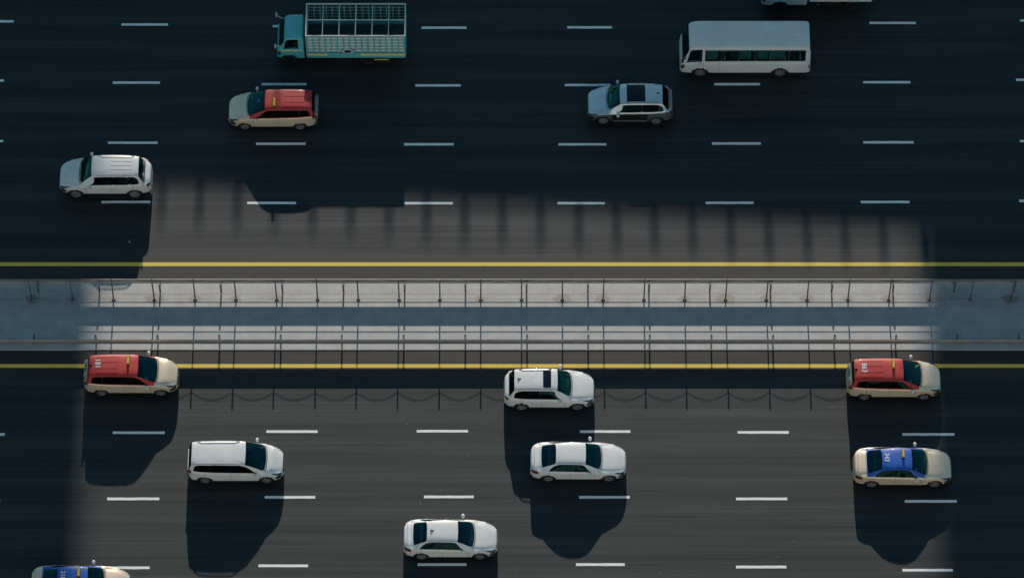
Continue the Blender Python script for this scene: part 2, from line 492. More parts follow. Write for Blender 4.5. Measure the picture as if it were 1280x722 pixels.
guardrail('guardrail', .11, 1, 'steel guardrail on the upper edge of the median, behind the picket fence')
guardrail('guardrail', -3.42, -1, 'steel guardrail on the lower edge of the median, facing the red taxis')

def fence():
    root = empty('picket_fence', (0, FENCE_Y, MED_Z))
    tag(root, 'grey picket fence with arched panels and rusty post feet standing on the median', 'fence')
    H = 1.84
    p0 = pn0 = None
    ks = list(range(-14, 17))
    for k in ks:
        x = FENCE_X0 + FENCE_DX*k
        if p0 is None:
            q = MB(); q.tube((0,0,-.04), (0,0,H), .036, .036, 10); q.ellipsoid((0,0,H+.03), .045, .045, .045)
            q.box(-.09,.09,-.09,.09,0,.02)
            p0 = q.build('post', M['dark_steel'], root, True); p = p0
        else:
            p = p0.copy(); link(p, root)
        p.location = (x, 0, 0); p.rotation_euler = (R(random.uniform(-.7,.7)), R(random.uniform(-.7,.7)), 0)
        if k == ks[-1]: break
        if pn0 is None:
            w = FENCE_DX
            q = MB()
            q.bar((.03,0,.045), (w-.03,0,.045), .015, .015)
            q.bar((.03,0,.575), (w-.03,0,.575), .015, .018)
            zt = lambda u: 1.62 + .13*math.sin(math.pi*u)
            N = 14
            for i in range(N):
                u0, u1 = i/N, (i+1)/N
                q.bar((.03+(w-.06)*u0, 0, zt(u0)), (.03+(w-.06)*u1, 0, zt(u1)), .014, .016)
            np_ = 12
            for i in range(1, np_+1):
                u = i/(np_+1)
                q.bar((w*u,0,.57), (w*u,0,zt(u)+.08), .005)
            pn0 = q.build('panel', M['fence_steel'], root); pn = pn0
        else:
            pn = pn0.copy(); link(pn, root)
        pn.location = (x, 0, 0)
fence()

# ------------------------------------------------------------------ car builder
class Curve:
    """monotone cubic through (x, y) pairs"""
    def __init__(s, pts):
        pts = sorted(pts); pts = [p for i, p in enumerate(pts) if i == 0 or p[0]-pts[i-1][0] > .004]; s.x = [p[0] for p in pts]; s.y = [p[1] for p in pts]
        n = len(pts); d = [(s.y[i+1]-s.y[i])/(s.x[i+1]-s.x[i]) for i in range(n-1)]
        m = [0.0]*n
        if n == 2: m = [d[0], d[0]]
        else:
            for i in range(1, n-1):
                if d[i-1]*d[i] > 0:
                    h0, h1 = s.x[i]-s.x[i-1], s.x[i+1]-s.x[i]
                    w1, w2 = 2*h1+h0, h1+2*h0
                    m[i] = (w1+w2)/(w1/d[i-1]+w2/d[i])
            m[0], m[-1] = d[0], d[-1]
        s.m = m
    def __call__(s, t):
        x = s.x
        if t <= x[0]: return s.y[0]
        if t >= x[-1]: return s.y[-1]
        lo, hi = 0, len(x)-1
        while hi-lo > 1:
            mid = (lo+hi)//2
            if x[mid] <= t: lo = mid
            else: hi = mid
        h = x[hi]-x[lo]; u = (t-x[lo])/h
        return (s.y[lo]*(1+2*u)*(1-u)**2 + s.m[lo]*h*u*(1-u)**2 + s.y[hi]*u*u*(3-2*u) + s.m[hi]*h*u*u*(u-1))

class Shell:
    def __init__(s, L, zt, w, zb, wr, crown, zbot=.2):
        s.L = L; s.zt, s.w, s.zb, s.wr, s.cr = Curve(zt), Curve(w), Curve(zb), Curve(wr), Curve(crown); s.zbot = zbot
        s.cache = {}
    def ctrl(s, d):
        if d in s.cache: return s.cache[d]
        zt, w, cr = s.zt(d), s.w(d), s.cr(d)
        zb = min(s.zb(d), zt-cr-.015); wr = min(s.wr(d), w*.93); zbot = s.zbot
        zr = zt-cr
        by, bz = .955*w, zb+.005
        P = [(0,zbot),(.8*w,zbot),(.95*w,zbot+.03),(.985*w,zbot+.18*(zb-zbot)+.05),(w,zb-.30*(zb-zbot)),(.992*w,zb-.03),
             (by,bz),(by+(wr-by)*.12,bz+(zr-bz)*.12),(by+(wr-by)*.88,bz+(zr-bz)*.9),(wr,zr),(wr-.10,zr+.6*cr),(wr*.5,zr+.93*cr),(0,zt)]
        s.cache[d] = P
        return P
    def S(s, d, v):
        sg = 1
        if v > 12: v = 24-v; sg = -1
        P = s.ctrl(d)
        i = int(math.floor(v+.5)); t = v-i+.5
        def g(k):
            if k < 0: q = P[-k]; return (-q[0], q[1])
            if k > 12: q = P[24-k]; return (-q[0], q[1])
            return P[k]
        a, b, c = g(i-1), g(i), g(i+1)
        B0, B1, B2 = .5*(1-t)**2, .5+t-t*t, .5*t*t
        y = a[0]*B0+b[0]*B1+c[0]*B2; z = a[1]*B0+b[1]*B1+c[1]*B2
        return Vector((s.L/2-d, sg*y, z))
    def N(s, d, v):
        e = .01
        d0, d1 = max(0, d-e), min(s.L, d+e)
        n = (s.S(d1, v)-s.S(d0, v)).cross(s.S(d, min(24, v+e))-s.S(d, max(0, v-e)))
        if n.length < 1e-9: return Vector((0,0,1))
        n.normalize()
        p = s.S(d, v)
        if n.dot(Vector((0, p.y, p.z-.55))) < 0: n = -n
        return n

class Region:
    """patch of a shell: v0..v1 round the section, dlo..dhi along the car (lists over t), rounded corners"""
    def __init__(s, v0, v1, lo, hi, rd=.05, rt=.15):
        s.v0, s.v1 = v0, v1
        mk = lambda a: Curve([(i/(len(a)-1), q) for i, q in enumerate(a)]) if isinstance(a, (list, tuple)) else (lambda t, q=a: q)
        s.lo, s.hi, s.rd, s.rt = mk(lo), mk(hi), rd, rt
    def span(s, t):
        e = min(t, 1-t); ins = 0
        if s.rt > 0 and e < s.rt: ins = s.rd*(1-math.sqrt(max(0, 1-(1-e/s.rt)**2)))
        a, b = s.lo(t), s.hi(t)
        if a+ins > b-ins: m_ = (a+b)/2; return m_, m_+1e-4
        return a+ins, b-ins
    def at(s, u, t):
        a, b = s.span(t)
        return a+(b-a)*u, s.v0+(s.v1-s.v0)*t
    def has(s, d, v, md=.0, mv=.0):
        t = (v-s.v0)/(s.v1-s.v0)
        mt = mv/(s.v1-s.v0)
        if t < mt or t > 1-mt: return False
        a, b = s.span(t)
        return a+md < d < b-md
    def mirror(s):
        r = Region(0, 1, 0, 1, s.rd, s.rt)
        r.v0, r.v1, r.lo, r.hi = 24-s.v0, 24-s.v1, s.lo, s.hi
        return r

def patch(sh, rg, off, mat, name, parent, nu=14, nt=10, ring=None, smooth=True):
    """thin panel lying on the shell; ring=(du, dt) keeps only a border of that width"""
    us = [i/nu for i in range(nu+1)]; ts = [i/nt for i in range(nt+1)]
    ts = sorted(set(ts+[.02,.05,.95,.98]))
    if ring:
        us = sorted(set([u for u in us if u <= ring[0] or u >= 1-ring[0] or True]+[ring[0], 1-ring[0]]))
        ts = sorted(set(ts+[ring[1], 1-ring[1]]))
    nu, nt = len(us)-1, len(ts)-1
    top = []; bot = []
    for t in ts:
        for u in us:
            d, v = rg.at(u, t)
            p = sh.S(d, v); n = sh.N(d, v)
            top.append(p+n*off); bot.append(p-n*.012)
    K = (nu+1)*(nt+1); fs = []
    cells = set()
    for j in range(nt):
        for i in range(nu):
            if ring:
                uc, tc = (us[i]+us[i+1])/2, (ts[j]+ts[j+1])/2
                if ring[0] < uc < 1-ring[0] and ring[1] < tc < 1-ring[1]: continue
            cells.add((i, j))
    ix = lambda i, j: j*(nu+1)+i
    for (i, j) in cells:
        fs.append((ix(i,j), ix(i+1,j), ix(i+1,j+1), ix(i,j+1)))
        for (di, dj, a, b) in ((0,-1,(i,j),(i+1,j)),(0,1,(i+1,j+1),(i,j+1)),(-1,0,(i,j+1),(i,j)),(1,0,(i+1,j),(i+1,j+1))):
            if (i+di, j+dj) not in cells:
                fs.append((ix(*a), ix(*b), ix(*b)+K, ix(*a)+K))
    vs = top+bot
    used = sorted(set(q for f in fs for q in f)); mp = {q: k for k, q in enumerate(used)}
    o = mesh_obj(name, [vs[q] for q in used], [tuple(mp[q] for q in f) for f in fs], mat, parent, False, fix=True)
    if smooth and off < .03:
        for p in o.data.polygons: p.use_smooth = p.index % 1 == 0 and abs(p.normal.length) > 0
        o.data.set_sharp_from_angle(angle=R(40))
    return o

def lin(a, b, n): return [a+(b-a)*i/n for i in range(n+1)]

def make_wheel(parent, x, y, r, wd, side, spokes=5, rimmat=None):
    t = MB()
    c = (x, y, r)
    h = wd/2
    t.lathe_y(c, [(-h*.7,.60*r),(-h,.72*r),(-h,.90*r),(-h*.75,r),(h*.75,r),(h,.90*r),(h,.72*r),(h*.7,.60*r),(-h*.7,.60*r)], 26)
    w = t.build('wheel', M['rubber'], parent, True)
    q = MB()
    yo = side*h*.72
    q.lathe_y(c, [(yo-side*.05,.62*r),(yo+side*.012,.68*r),(yo+side*.012,.60*r),(yo-side*.02,.56*r)], 26)
    for k in range(spokes):
        a = 2*math.pi*k/spokes+.3
        q.bar((x+math.cos(a)*.08*r, y+yo-side*.005, r+math.sin(a)*.08*r), (x+math.cos(a)*.60*r, y+yo-side*.005, r+math.sin(a)*.60*r), .035, .13*r)
    q.tube((x, y+yo-side*.03, r), (x, y+yo+side*.01, r), .16*r, .14*r, 12)
    q.tube((x, y+yo-side*.07, r), (x, y+yo-side*.06, r), .60*r, .60*r, 20)
    q.build('rim', rimmat or M['rim'], w)
    return w

def build_shell(sh, paint_mat, parent, openings=(), arches=(), upper=None, upper_mat=None, dark=(), vres=4, dres=.06):
    L = sh.L
    ds = [0,.008,.02,.035,.055,.08,.11,.15]
    n = int((L-.3)/dres); ds += lin(.20, L-.20, n)
    ds += [L-.15,L-.11,L-.08,L-.055,L-.035,L-.02,L-.008,L]
    vs_ = []
    for k in range(24*vres+1): vs_.append(k/vres)
    vs_ = vs_[:-1]; nv = len(vs_)
    V = [sh.S(d, v) for d in ds for v in vs_]
    main = []; up = []
    for i in range(len(ds)-1):
        dc = (ds[i]+ds[i+1])/2
        for j in range(nv):
            vc = vs_[j]+.5/vres
            skip = False
            for o in openings:
                if o.has(dc, vc, .035, .16): skip = True; break
            if skip: continue
            p = sh.S(dc, vc)
            for (dw, rz, ra) in arches:
                if (dc-dw)**2+(p.z-rz)**2 < ra*ra and (vc < 5.4 or vc > 18.6) and abs(p.y) > .45*sh.w(dc): skip = True; break
            if skip: continue
            f = (i*nv+j, i*nv+(j+1) % nv, (i+1)*nv+(j+1) % nv, (i+1)*nv+j)
            if upper and upper(dc, vc): up.append(f)
            else: main.append(f)
    vfull = [24*k/nv for k in range(nv)]
    main.append(tuple(range(nv)))
    main.append(tuple(range((len(ds)-1)*nv, len(ds)*nv))[::-1])
    def sub(fs):
        used = sorted(set(q for f in fs for q in f)); mp = {q: k for k, q in enumerate(used)}
        return [V[q] for q in used], [tuple(mp[q] for q in f) for f in fs]
    def mk(nm, fs, mt):
        a, b = sub(fs)
        me = bpy.data.meshes.new(nm); me.from_pydata([tuple(q) for q in a], [], b)
        bm = bmesh.new(); bm.from_mesh(me)
        bmesh.ops.recalc_face_normals(bm, faces=bm.faces[:])
        # make normals point outwards
        sc = sum(f.normal.dot(Vector((0, f.calc_center_median().y, f.calc_center_median().z-.6)))*f.calc_area() for f in bm.faces)
        if sc < 0: bmesh.ops.reverse_faces(bm, faces=bm.faces[:])
        bm.to_mesh(me); bm.free()
        for p in me.polygons: p.use_smooth = True
        me.set_sharp_from_angle(angle=R(38))
        me.materials.append(mt)
        return link(bpy.data.objects.new(nm, me), parent)
    body = mk('body', main, paint_mat)
    if up: mk('roof', up, upper_mat)
    return body

def car_profile(L, W, H, cowl, cz, wst, rend, rg, rgz, tail, nose=.66, rw=.60, belt=.93, kind='sedan', zbot=.2, hoodw=.78, nosew=.44, tailw=.56):
    """distances d from the front bumper: cowl, wst windscreen top, rend roof end, rg rear glass foot"""
    h = W/2
    zt = [(0,.46),(.02,nose-.10),(.06,nose),(.14,nose+.06),(.35,cz-.17),(.62*cowl,cz-.065),(cowl-.02,cz-.005),(cowl+.03,cz+.02),
          (cowl+.5*(wst-cowl),cz+.56*(H-.06-cz)),(wst,H-.065),(wst+.25,H-.02),((wst+rend)/2,H),(rend-.3,H-.025),(rend,H-.07)]
    if kind == 'sedan':
        zt += [((rend+rg)/2,(H-.07)*.5+rgz*.5+.015),(rg,rgz),(rg+.08,rgz-.015),(L-.12,rgz-.035),(L-.05,rgz-.09),(L-.015,.68),(L,.52)]
    else:
        zt += [(rg,rgz),(rg+.05,rgz-.03),(L-.06,rgz-.14),(L-.02,.66),(L,.48)]
    w = [(0,nosew*h),(.04,(nosew+.12)*h),(.11,(nosew+.23)*h),(.24,.835*h),(.48,.92*h),(.8,.965*h),(1.2,h*.99),(1.7,h),(L-1.5,h),(L-.9,.98*h),(L-.45,.925*h),(L-.18,.84*h),(L-.07,(tailw+.13)*h),(L-.02,(tailw+.06)*h),(L,tailw*h)]
    zb = [(0,.43),(.06,nose-.08),(.30,cz-.26),(.8,cz-.14),(cowl+.1,cz-.06),(wst+.3,belt),(rend,belt+.04)]
    zb += [(L-.5,belt+.05),(L-.12,belt-.05),(L,.46)] if kind == 'sedan' else [(L-.4,belt+.06),(L-.08,belt-.08),(L,.44)]
    wr = [(0,.30*h),(.10,.50*h),(.35,.65*h),(.7,.74*h),(cowl-.1,hoodw*h),(cowl+.1,hoodw*h),(wst,rw+.03),(wst+.35,rw+.035),(rend-.3,rw+.02),(rend,rw)]
    wr += [(rg,.71*h),(L-.3,.72*h),(L,.45*h)] if kind == 'sedan' else [(rg,rw+.06),(L,.5*h)]
    cr = [(0,.02),(.2,.04),(cowl,.055),(wst,.075),(rend,.075),(L,.03)]
    return Shell(L, zt, w, zb, wr, cr, zbot)

def make_car(name, loc, heading, label, cat, group, P, body_mat, roof_mat=None, wheels=(.86, .88), wr_=.33, ribs=0, rails=False,
             sunroof=None, number=None, sign=False, side_dark=False, sticker=False, upper_from=6.4, qtr=False, pgap=.006, frame_mat=None, side_shade=None, upper_all=False, skirt=True):
    root = empty(name, (loc[0], loc[1]-.13, 0), 0 if heading > 0 else math.pi)
    tag(root, label, cat, group)
    L, W, H = P['L'], P['W'], P['H']
    cowl, wst, rend, rg = P['cowl'], P['wst'], P['rend'], P['rg']
    kind = P.get('kind', 'sedan')
    sh = car_profile(**{k: q for k, q in P.items() if k != 'fin'})
    # glass
    ws = Region(9.05, 14.95, [wst+.0, wst-.02, wst-.03, wst-.02, wst+.0], [cowl+.20, cowl+.07, cowl+.03, cowl+.07, cowl+.20], .05, .06)
    ws.lo, ws.hi = ws.hi, ws.lo   # bottom edge has the smaller d
    if kind == 'sedan':
        rw_ = Region(9.15, 14.85, [rend+.07, rend+.03, rend+.02, rend+.03, rend+.07], [rg-.10, rg-.05, rg-.04, rg-.05, rg-.10], .06, .08)
        s_lo = [cowl+.52, cowl+.75, wst+.10]; s_hi = [rend+.42, rend+.28, rend-.02]
    else:
        rw_ = Region(8.9, 15.1, [rend+.02]*3, [rg+.0]*3, .03, .05)
        s_lo = [cowl+.55, cowl+.8, wst+.12]; s_hi = [rg-.22, rg-.27, rend-.22]
    if P['cowl'] < 1.0: s_lo = [cowl+.42, cowl+.72, wst+.10]
    sideL = Region(6.8, 8.28, s_lo, s_hi, .06, .2)
    sideR = sideL.mirror()
    gs = M['dark_glass']
    ops = [ws, rw_, sideL, sideR]
    dF, dR_ = wheels[0], L-wheels[1]
    upper = (lambda d, v: upper_from < v < 24-upper_from and cowl+.04+ (.10*abs(v-12)/3 if abs(v-12) < 3 else .12) < d < (rg+.0 if kind == 'sedan' else L-.10)) if roof_mat else None
    if upper_all: upper = lambda d, v: 5.7 < v < 18.3 and .10 < d < L-.06
    build_shell(sh, body_mat, root, ops, [(dF, wr_, wr_+.055), (dR_, wr_, wr_+.055)], upper, roof_mat)
    def pane(nm, rgn, mt, ring, nu=14, nt=12, par=None):
        g = patch(sh, rgn, .007, mt, nm, root, nu, nt)
        patch(sh, rgn, .004, M['frit'], 'frame', g, nu, nt, ring)
        return g
    pane('windshield', ws, M['glass'], (.07,.045), 12, 16)
    pane('rear_window', rw_, M['dark_glass'] if side_dark else M['glass'], (.09,.05), 10, 16)
    # side windows split at the door pillars
    for rg_, sg in ((sideL, 1), (sideR, -1)):
        a0, b0 = rg_.lo, rg_.hi
        cuts = [.47, .80] if qtr else [.52]
        edges = [0]+cuts+[1]
        for i in range(len(edges)-1):
            f0, f1 = edges[i]+(.006 if i == 1 else pgap if i else 0), edges[i+1]-(pgap if i == len(edges)-3+1 and len(edges) == 4 and i == 1 else .006 if i < len(edges)-2 else 0)
            sub = Region(0, 1, 0, 1, .05 if False else .012, .12)
            sub.v0, sub.v1 = rg_.v0, rg_.v1
            sub.lo = (lambda t, f=f0, r=rg_: r.span(t)[0]+(r.span(t)[1]-r.span(t)[0])*f)
            sub.hi = (lambda t, f=f1, r=rg_: r.span(t)[0]+(r.span(t)[1]-r.span(t)[0])*f)
            g = patch(sh, sub, .007, gs, 'side_window', root, 8, 6)
            patch(sh, sub, .004, frame_mat or M['frit'], 'frame', g, 8, 6, (.05,.12))
    # lamps, grille, seams, plates
    for mir in (False, True):
        q = Region(4.6, 7.1, [.10,.12,.17], [.30,.52,.60], .04, .25)
        if mir: q = q.mirror()
        patch(sh, q, .006, M['lamp'], 'headlight', root, 8, 8)
        q = Region(4.2, 6.9, [L-.42,L-.36,L-.26], [L-.075,L-.07,L-.07], .04, .25) if kind == 'sedan' else Region(4.6, 7.6, [L-.24,L-.24,L-.22], [L-.07,L-.06,L-.06], .03, .25)
        if mir: q = q.mirror()
        patch(sh, q, .006, M['tail'], 'taillight', root, 6, 8)
        q = Region(3.0, 4.35, [.13,.10,.10], [.42,.40,.28], .03, .25)
        if mir: q = q.mirror()
        patch(sh, q, .004, M['trim'], 'bumper_vent', root, 6, 5)
        # door seams and handles
        for dd in (cowl+.36, (cowl+.36+L-wheels[1]-.1)/2+.12, L-wheels[1]-.02):
            q = Region(3.2, 6.3, [dd-.006]*2, [dd+.006]*2, 0, 0)
            if mir: q = q.mirror()
            patch(sh, q, .002, M['seam'], 'door_seam', root, 1, 6)
        for dd in ((cowl+.36+L-wheels[1]-.1)/2-.05, L-wheels[1]-.2):
            q = Region(5.0, 5.25, [dd-.10]*2, [dd+.10]*2, .01, .3)
            if mir: q = q.mirror()
            patch(sh, q, .018, body_mat, 'door_handle', root, 4, 3)
        q = Region(2.2, 2.75, [dF+.42]*2, [dR_-.42]*2, .03, .2)
        if mir: q = q.mirror()
        if side_shade:
            q3 = Region(2.9, 5.3, [dF+.44]*2, [dR_-.44]*2, .05, .2)
            if mir: q3 = q3.mirror()
            patch(sh, q3, .004, side_shade, 'door_shade', root, 12, 6)  # dark door panel: shade on the side put into the colour
            q3 = Region(2.5, 2.8, [dF+.5]*2, [dR_-.5]*2, .03, .3)
            if mir: q3 = q3.mirror()
            patch(sh, q3, .02, M['rim'], 'side_step', root, 10, 2)
        if skirt: patch(sh, q, .006, M['trim'], 'sill', root, 10, 4)
    q = Region(6.3, 17.7, [.004]*3, [.045]*3, .0, 0); patch(sh, q, .004, M['trim'], 'grille', root, 4, 14)
    q = Region(9.0, 15.0, [cowl-.045]*5, [cowl-.02]*5, 0, 0)
    q = Region(9.2, 14.8, [cowl+.10, cowl-.0, cowl-.025, cowl-.0, cowl+.10], [cowl+.135, cowl+.035, cowl+.01, cowl+.035, cowl+.135], 0, 0)
    patch(sh, q, .005, M['trim'], 'wiper_cowl', root, 3, 16)
    for sgn in (9.15, 14.85):   # bonnet shut lines
        q = Region(sgn-.04, sgn+.04, [.28]*2, [cowl+.08]*2, 0, 0); patch(sh, q, .0015, M['seam'], 'bonnet_seam', root, 12, 1)
    # wheels with dark wells
    for dw in (dF, dR_):
        yy = sh.w(dw)-.125
        for sd in (1, -1):
            make_wheel(root, L/2-dw, sd*yy, wr_, .22, sd)
        for sd in (1, -1):
            q = MB()
            q.lathe_y((L/2-dw, sd*(sh.w(dw)-.30), wr_), [(-sd*.18,.01),(-sd*.18,wr_+.06),(sd*.235,wr_+.06)], 24)
            q.build('wheel_well', M['trim'], root)
    # mirrors
    mx = L/2-(cowl+.58 if P['cowl'] > 1.0 else cowl+.5)
    dm = L/2-mx
    for sd in (1, -1):
        q = MB(); yw = sh.w(dm); zm = sh.zb(dm)+.06
        q.ellipsoid((mx, sd*(yw+.12), zm+.03), .085, .115, .085, 12, 8)
        q.bar((mx+.01, sd*(yw-.08), zm-.04), (mx+.01, sd*(yw+.06), zm-.0), .05, .035)
        q.build('mirror', roof_mat if upper_all else body_mat if not roof_mat else M['pearl_paint'], root, True)
    # cabin: dashboard, floor, seats
    zf = .42
    q = MB(); hw = W/2-.16
    q.box(L/2-rend-.25, L/2-cowl-.35, -hw, hw, zf-.1, zf, .02)
    q.box(L/2-cowl-.72, L/2-cowl-.32, -hw+.04, hw-.04, .55, P['cz']-.12, .05)
    q.box(L/2-(rg-.02), L/2-rend-.25, -hw+.1, hw-.1, .5, P['belt']-.10, .02)
    inter = q.build('cabin_interior', M['interior'], root)
    st = MB()
    xs = L/2-wst-.55
    seats = [(xs, -.36), (xs, .36)]
    rows_ = [xs-.92] + ([xs-1.75] if kind != 'sedan' and rend-wst > 2.1 else [])
    zh = H-.30
    for (x, y) in seats:
        st.box(x-.22, x+.28, y-.24, y+.24, zf, .66, .05); st.box(x-.34, x-.18, y-.23, y+.23, .6, zh-.16, .05); st.box(x-.33, x-.22, y-.12, y+.12, zh-.16, zh, .035)
    for x in rows_:
        st.box(x-.22, x+.26, -.60, .60, zf, .64, .05); st.box(x-.36, x-.18, -.60, .60, .58, zh-.18, .05)
        for y in (-.36, .36): st.box(x-.35, x-.25, y-.11, y+.11, zh-.19, zh-.04, .03)
    st.build('seats', M['seat'], inter)
    sw = MB(); ring = 14
    for k in range(ring):
        a0, a1 = 2*math.pi*k/ring, 2*math.pi*(k+1)/ring
        pt = lambda a: (xs+.55-.07*math.sin(a), .36+.18*math.cos(a), P['cz']-.10+.16*math.sin(a))
        sw.bar(pt(a0), pt(a1), .03)
    sw.build('steering_wheel', M['trim'], inter)
    if sticker:
        q = MB(); y0 = -.34
        q.box(L/2-cowl-.66, L/2-cowl-.50, y0-.14, y0+.08, P['cz']-.118, P['cz']-.105)
        q.build('dashboard_card', M['paper'], inter)
    for mir in (False, True):
        q = Region(9.28, 9.42, [wst+.12]*2, [rend-.05]*2, .02, .0)
        if mir: q = q.mirror()
        patch(sh, q, .0015, M['seam'] if not roof_mat else M['trim'], 'roof_ditch', root, 14, 1)
    if kind == 'sedan':
        for (a, b, v0, v1) in ((L-.20, L-.185, 8.6, 15.4), (rg+.02, rg+.03, 9.4, 14.6)):
            patch(sh, Region(v0, v1, [a]*3, [b]*3, 0, 0), .0015, M['seam'], 'boot_seam', root, 1, 12)
    # roof things
    if ribs:
        for k in range(ribs):
            v = 10.35+(24-20.7)*k/(ribs-1)
            dv = .12
            q = Region(v-dv, v+dv, [wst+.95]*2, [rend-.30]*2, .03, .3)
            patch(sh, q, .010, roof_mat or body_mat, 'roof_rib', root, 10, 3, smooth=False)
    if rails:
        for sd in (1, -1):
            q = MB(); pts = []
            for k in range(9):
                d = wst+.25+(rend-.2-wst-.25)*k/8
                p = sh.S(d, 9.6 if sd > 0 else 14.4)
                pts.append((p.x, p.y, p.z+(.055 if 0 < k < 8 else .0)))
            for a, b in zip(pts[:-1], pts[1:]): q.bar(a, b, .035, .03)
            q.build('roof_rail', rails, root)
    if sunroof:
        q = Region(sunroof[2], 24-sunroof[2], [sunroof[0]]*2, [sunroof[1]]*2, .05, .12)
        patch(sh, q, .006, M['sunroof_glass'], 'sunroof', root, 8, 8)
    if P.get('fin'):
        p = sh.S(rend-(.12 if ribs else .25), 12); q = MB()
        q.add([(p.x+.10,-.03,p.z-.01),(p.x+.10,.03,p.z-.01),(p.x-.12,.04,p.z-.01),(p.x-.12,-.04,p.z-.01),(p.x-.10,0,p.z+.07)], [(0,1,2,3),(0,1,4),(1,2,4),(2,3,4),(3,0,4)])
        q.build('antenna_fin', M['trim'], root)
    if sign:
        d = sign; p = sh.S(d, 12)
        q = MB(); q.box(p.x-.085, p.x+.085, .0, .50, p.z-.01, p.z+.025, .01)
        b = q.build('taxi_sign_base', M['trim'], root)
        q = MB()
        x, z = p.x, p.z+.025
        q.add([(x-.075,.02,z),(x+.075,.02,z),(x+.075,.48,z),(x-.075,.48,z),(x-.045,.03,z+.13),(x+.045,.03,z+.13),(x+.045,.47,z+.13),(x-.045,.47,z+.13)],
              [(0,3,2,1),(4,5,6,7),(0,1,5,4),(1,2,6,5),(2,3,7,6),(3,0,4,7)])
        q.build('taxi_sign', M['sign_yellow'], root)
    if number:
        txt, d, size, vv = number
        cu = bpy.data.curves.new('n', 'FONT'); cu.body = txt; cu.size = size; cu.align_x = 'CENTER'; cu.align_y = 'CENTER'; cu.extrude = .004; cu.offset = .012*size
        cu.space_character = 1.02
        to = bpy.data.objects.new('n', cu); COL.objects.link(to)
        dg = bpy.context.evaluated_depsgraph_get(); dg.update()
        me = bpy.data.meshes.new_from_object(to.evaluated_get(dg))
        bpy.data.objects.remove(to); bpy.data.curves.remove(cu)
        me.name = 'roof_number'; me.materials.clear(); me.materials.append(M['letter'])
        o = link(bpy.data.objects.new('roof_number', me), root)
        p = sh.S(d, 12)
        o.location = (p.x, vv, p.z+.012-.02*abs(vv)); o.rotation_euler = (0, 0, R(-90))
    return root, sh

# ------------------------------------------------------------------ vehicles
INNOVA = dict(fin=1, L=4.66, W=1.76, H=1.68, cowl=.98, cz=1.08, wst=1.96, rend=4.33, rg=4.47, rgz=1.14, tail=0, nose=.72, rw=.60, belt=1.06, kind='hatch', zbot=.24, hoodw=.80)
CAMRY = dict(L=4.74, W=1.80, H=1.44, cowl=1.20, cz=.95, wst=2.02, rend=3.42, rg=4.20, rgz=1.06, tail=0, nose=.62, rw=.58, belt=.93, kind='sedan')
ACCORD = dict(L=4.56, W=1.80, H=1.43, cowl=1.10, cz=.94, wst=1.94, rend=3.38, rg=4.12, rgz=1.06, tail=0, nose=.62, rw=.56, belt=.94, kind='sedan', fin=1)
ODYSSEY = dict(L=4.72, W=1.80, H=1.63, cowl=.82, cz=1.02, wst=1.86, rend=4.44, rg=4.62, rgz=1.08, tail=0, nose=.68, rw=.64, belt=.98, kind='hatch', hoodw=.82)
KUGA = dict(L=4.48, W=1.83, H=1.66, cowl=1.12, cz=1.05, wst=1.86, rend=3.94, rg=4.22, rgz=1.12, tail=0, nose=.72, rw=.60, belt=1.02, kind='hatch', zbot=.24, fin=1)
FORTUNER = dict(L=4.72, W=1.84, H=1.78, cowl=1.06, cz=1.14, wst=1.74, rend=4.08, rg=4.36, rgz=1.20, tail=0, nose=.78, rw=.60, belt=1.12, kind='hatch', zbot=.34, hoodw=.82)
ESTATE = dict(L=4.45, W=1.85, H=1.62, cowl=1.02, cz=1.02, wst=1.72, rend=3.86, rg=4.18, rgz=1.08, tail=0, nose=.70, rw=.60, belt=1.02, kind='hatch', zbot=.26, fin=1)
LOW, HIGH = 'cars in the lower carriageway', 'cars in the upper carriageway'
TX = 'red roofed taxis'
def cx(a, b): return (a+b)/2
taxi_kw = dict(body_mat=M['beige'], roof_mat=M['red'], ribs=4, number=('181', 3.92, .36, .08), sign=2.42, side_dark=True, sticker=True, qtr=True, upper_from=6.3, wr_=.32)
make_car('taxi', (cx(-21.12,-16.5), -6.15+.86), 1, 'red roofed cream taxi beside the lower guardrail, at the left end of the median', 'taxi', TX, INNOVA, **taxi_kw)
make_car('taxi', (cx(16.53,21.19), -6.38+.86), 1, 'red roofed cream taxi above the blue roofed taxi, beside the lower guardrail at the right', 'taxi', TX, INNOVA, **dict(taxi_kw, number=('863', 3.86, .36, .06)))
make_car('taxi', (cx(-14.55,-10.0), 9.67+.86), -1, 'red roofed taxi in deep shade below the teal cage truck, heading left', 'taxi', TX, dict(INNOVA, L=4.58), **dict(taxi_kw, number=None))
btx = dict(body_mat=M['beige'], roof_mat=M['blue'], number=('343', 3.22, .32, .06), sign=2.42, sticker=True, upper_from=6.9)
make_car('taxi', (cx(16.64,21.48), -11.31+.88), 1, 'blue roofed cream taxi directly below a red roofed taxi', 'taxi', 'blue roofed taxis', dict(CAMRY, L=4.80), **btx)
make_car('taxi', (cx(-23.09,-18.33), -17.83+.88), 1, 'blue roofed taxi cut off by the bottom edge of the photo', 'taxi', 'blue roofed taxis', dict(CAMRY, L=4.76), **dict(btx, number=('218', 3.18, .32, .10)))
make_car('minivan', (cx(-15.83,-11.15), -11.09+.88), 1, 'white minivan with long plain roof and row of side windows', 'minivan', LOW, ODYSSEY, M['white_paint'], qtr=True, rails=M['white_paint'], side_dark=True)
make_car('suv', (cx(-.39,4.06), -6.97+.89), 1, 'white SUV with narrow dark sunroof and roof rails beside the yellow line', 'SUV', LOW, KUGA, M['white_paint'], rails=M['rim'], sunroof=(2.15, 2.55, 10.15), side_dark=True, wr_=.35)
make_car('sedan', (cx(.9,5.58), -11.0+.88), 1, 'plain white sedan just below the white SUV with sunroof', 'car', LOW, dict(CAMRY, L=4.70), M['white_paint'])
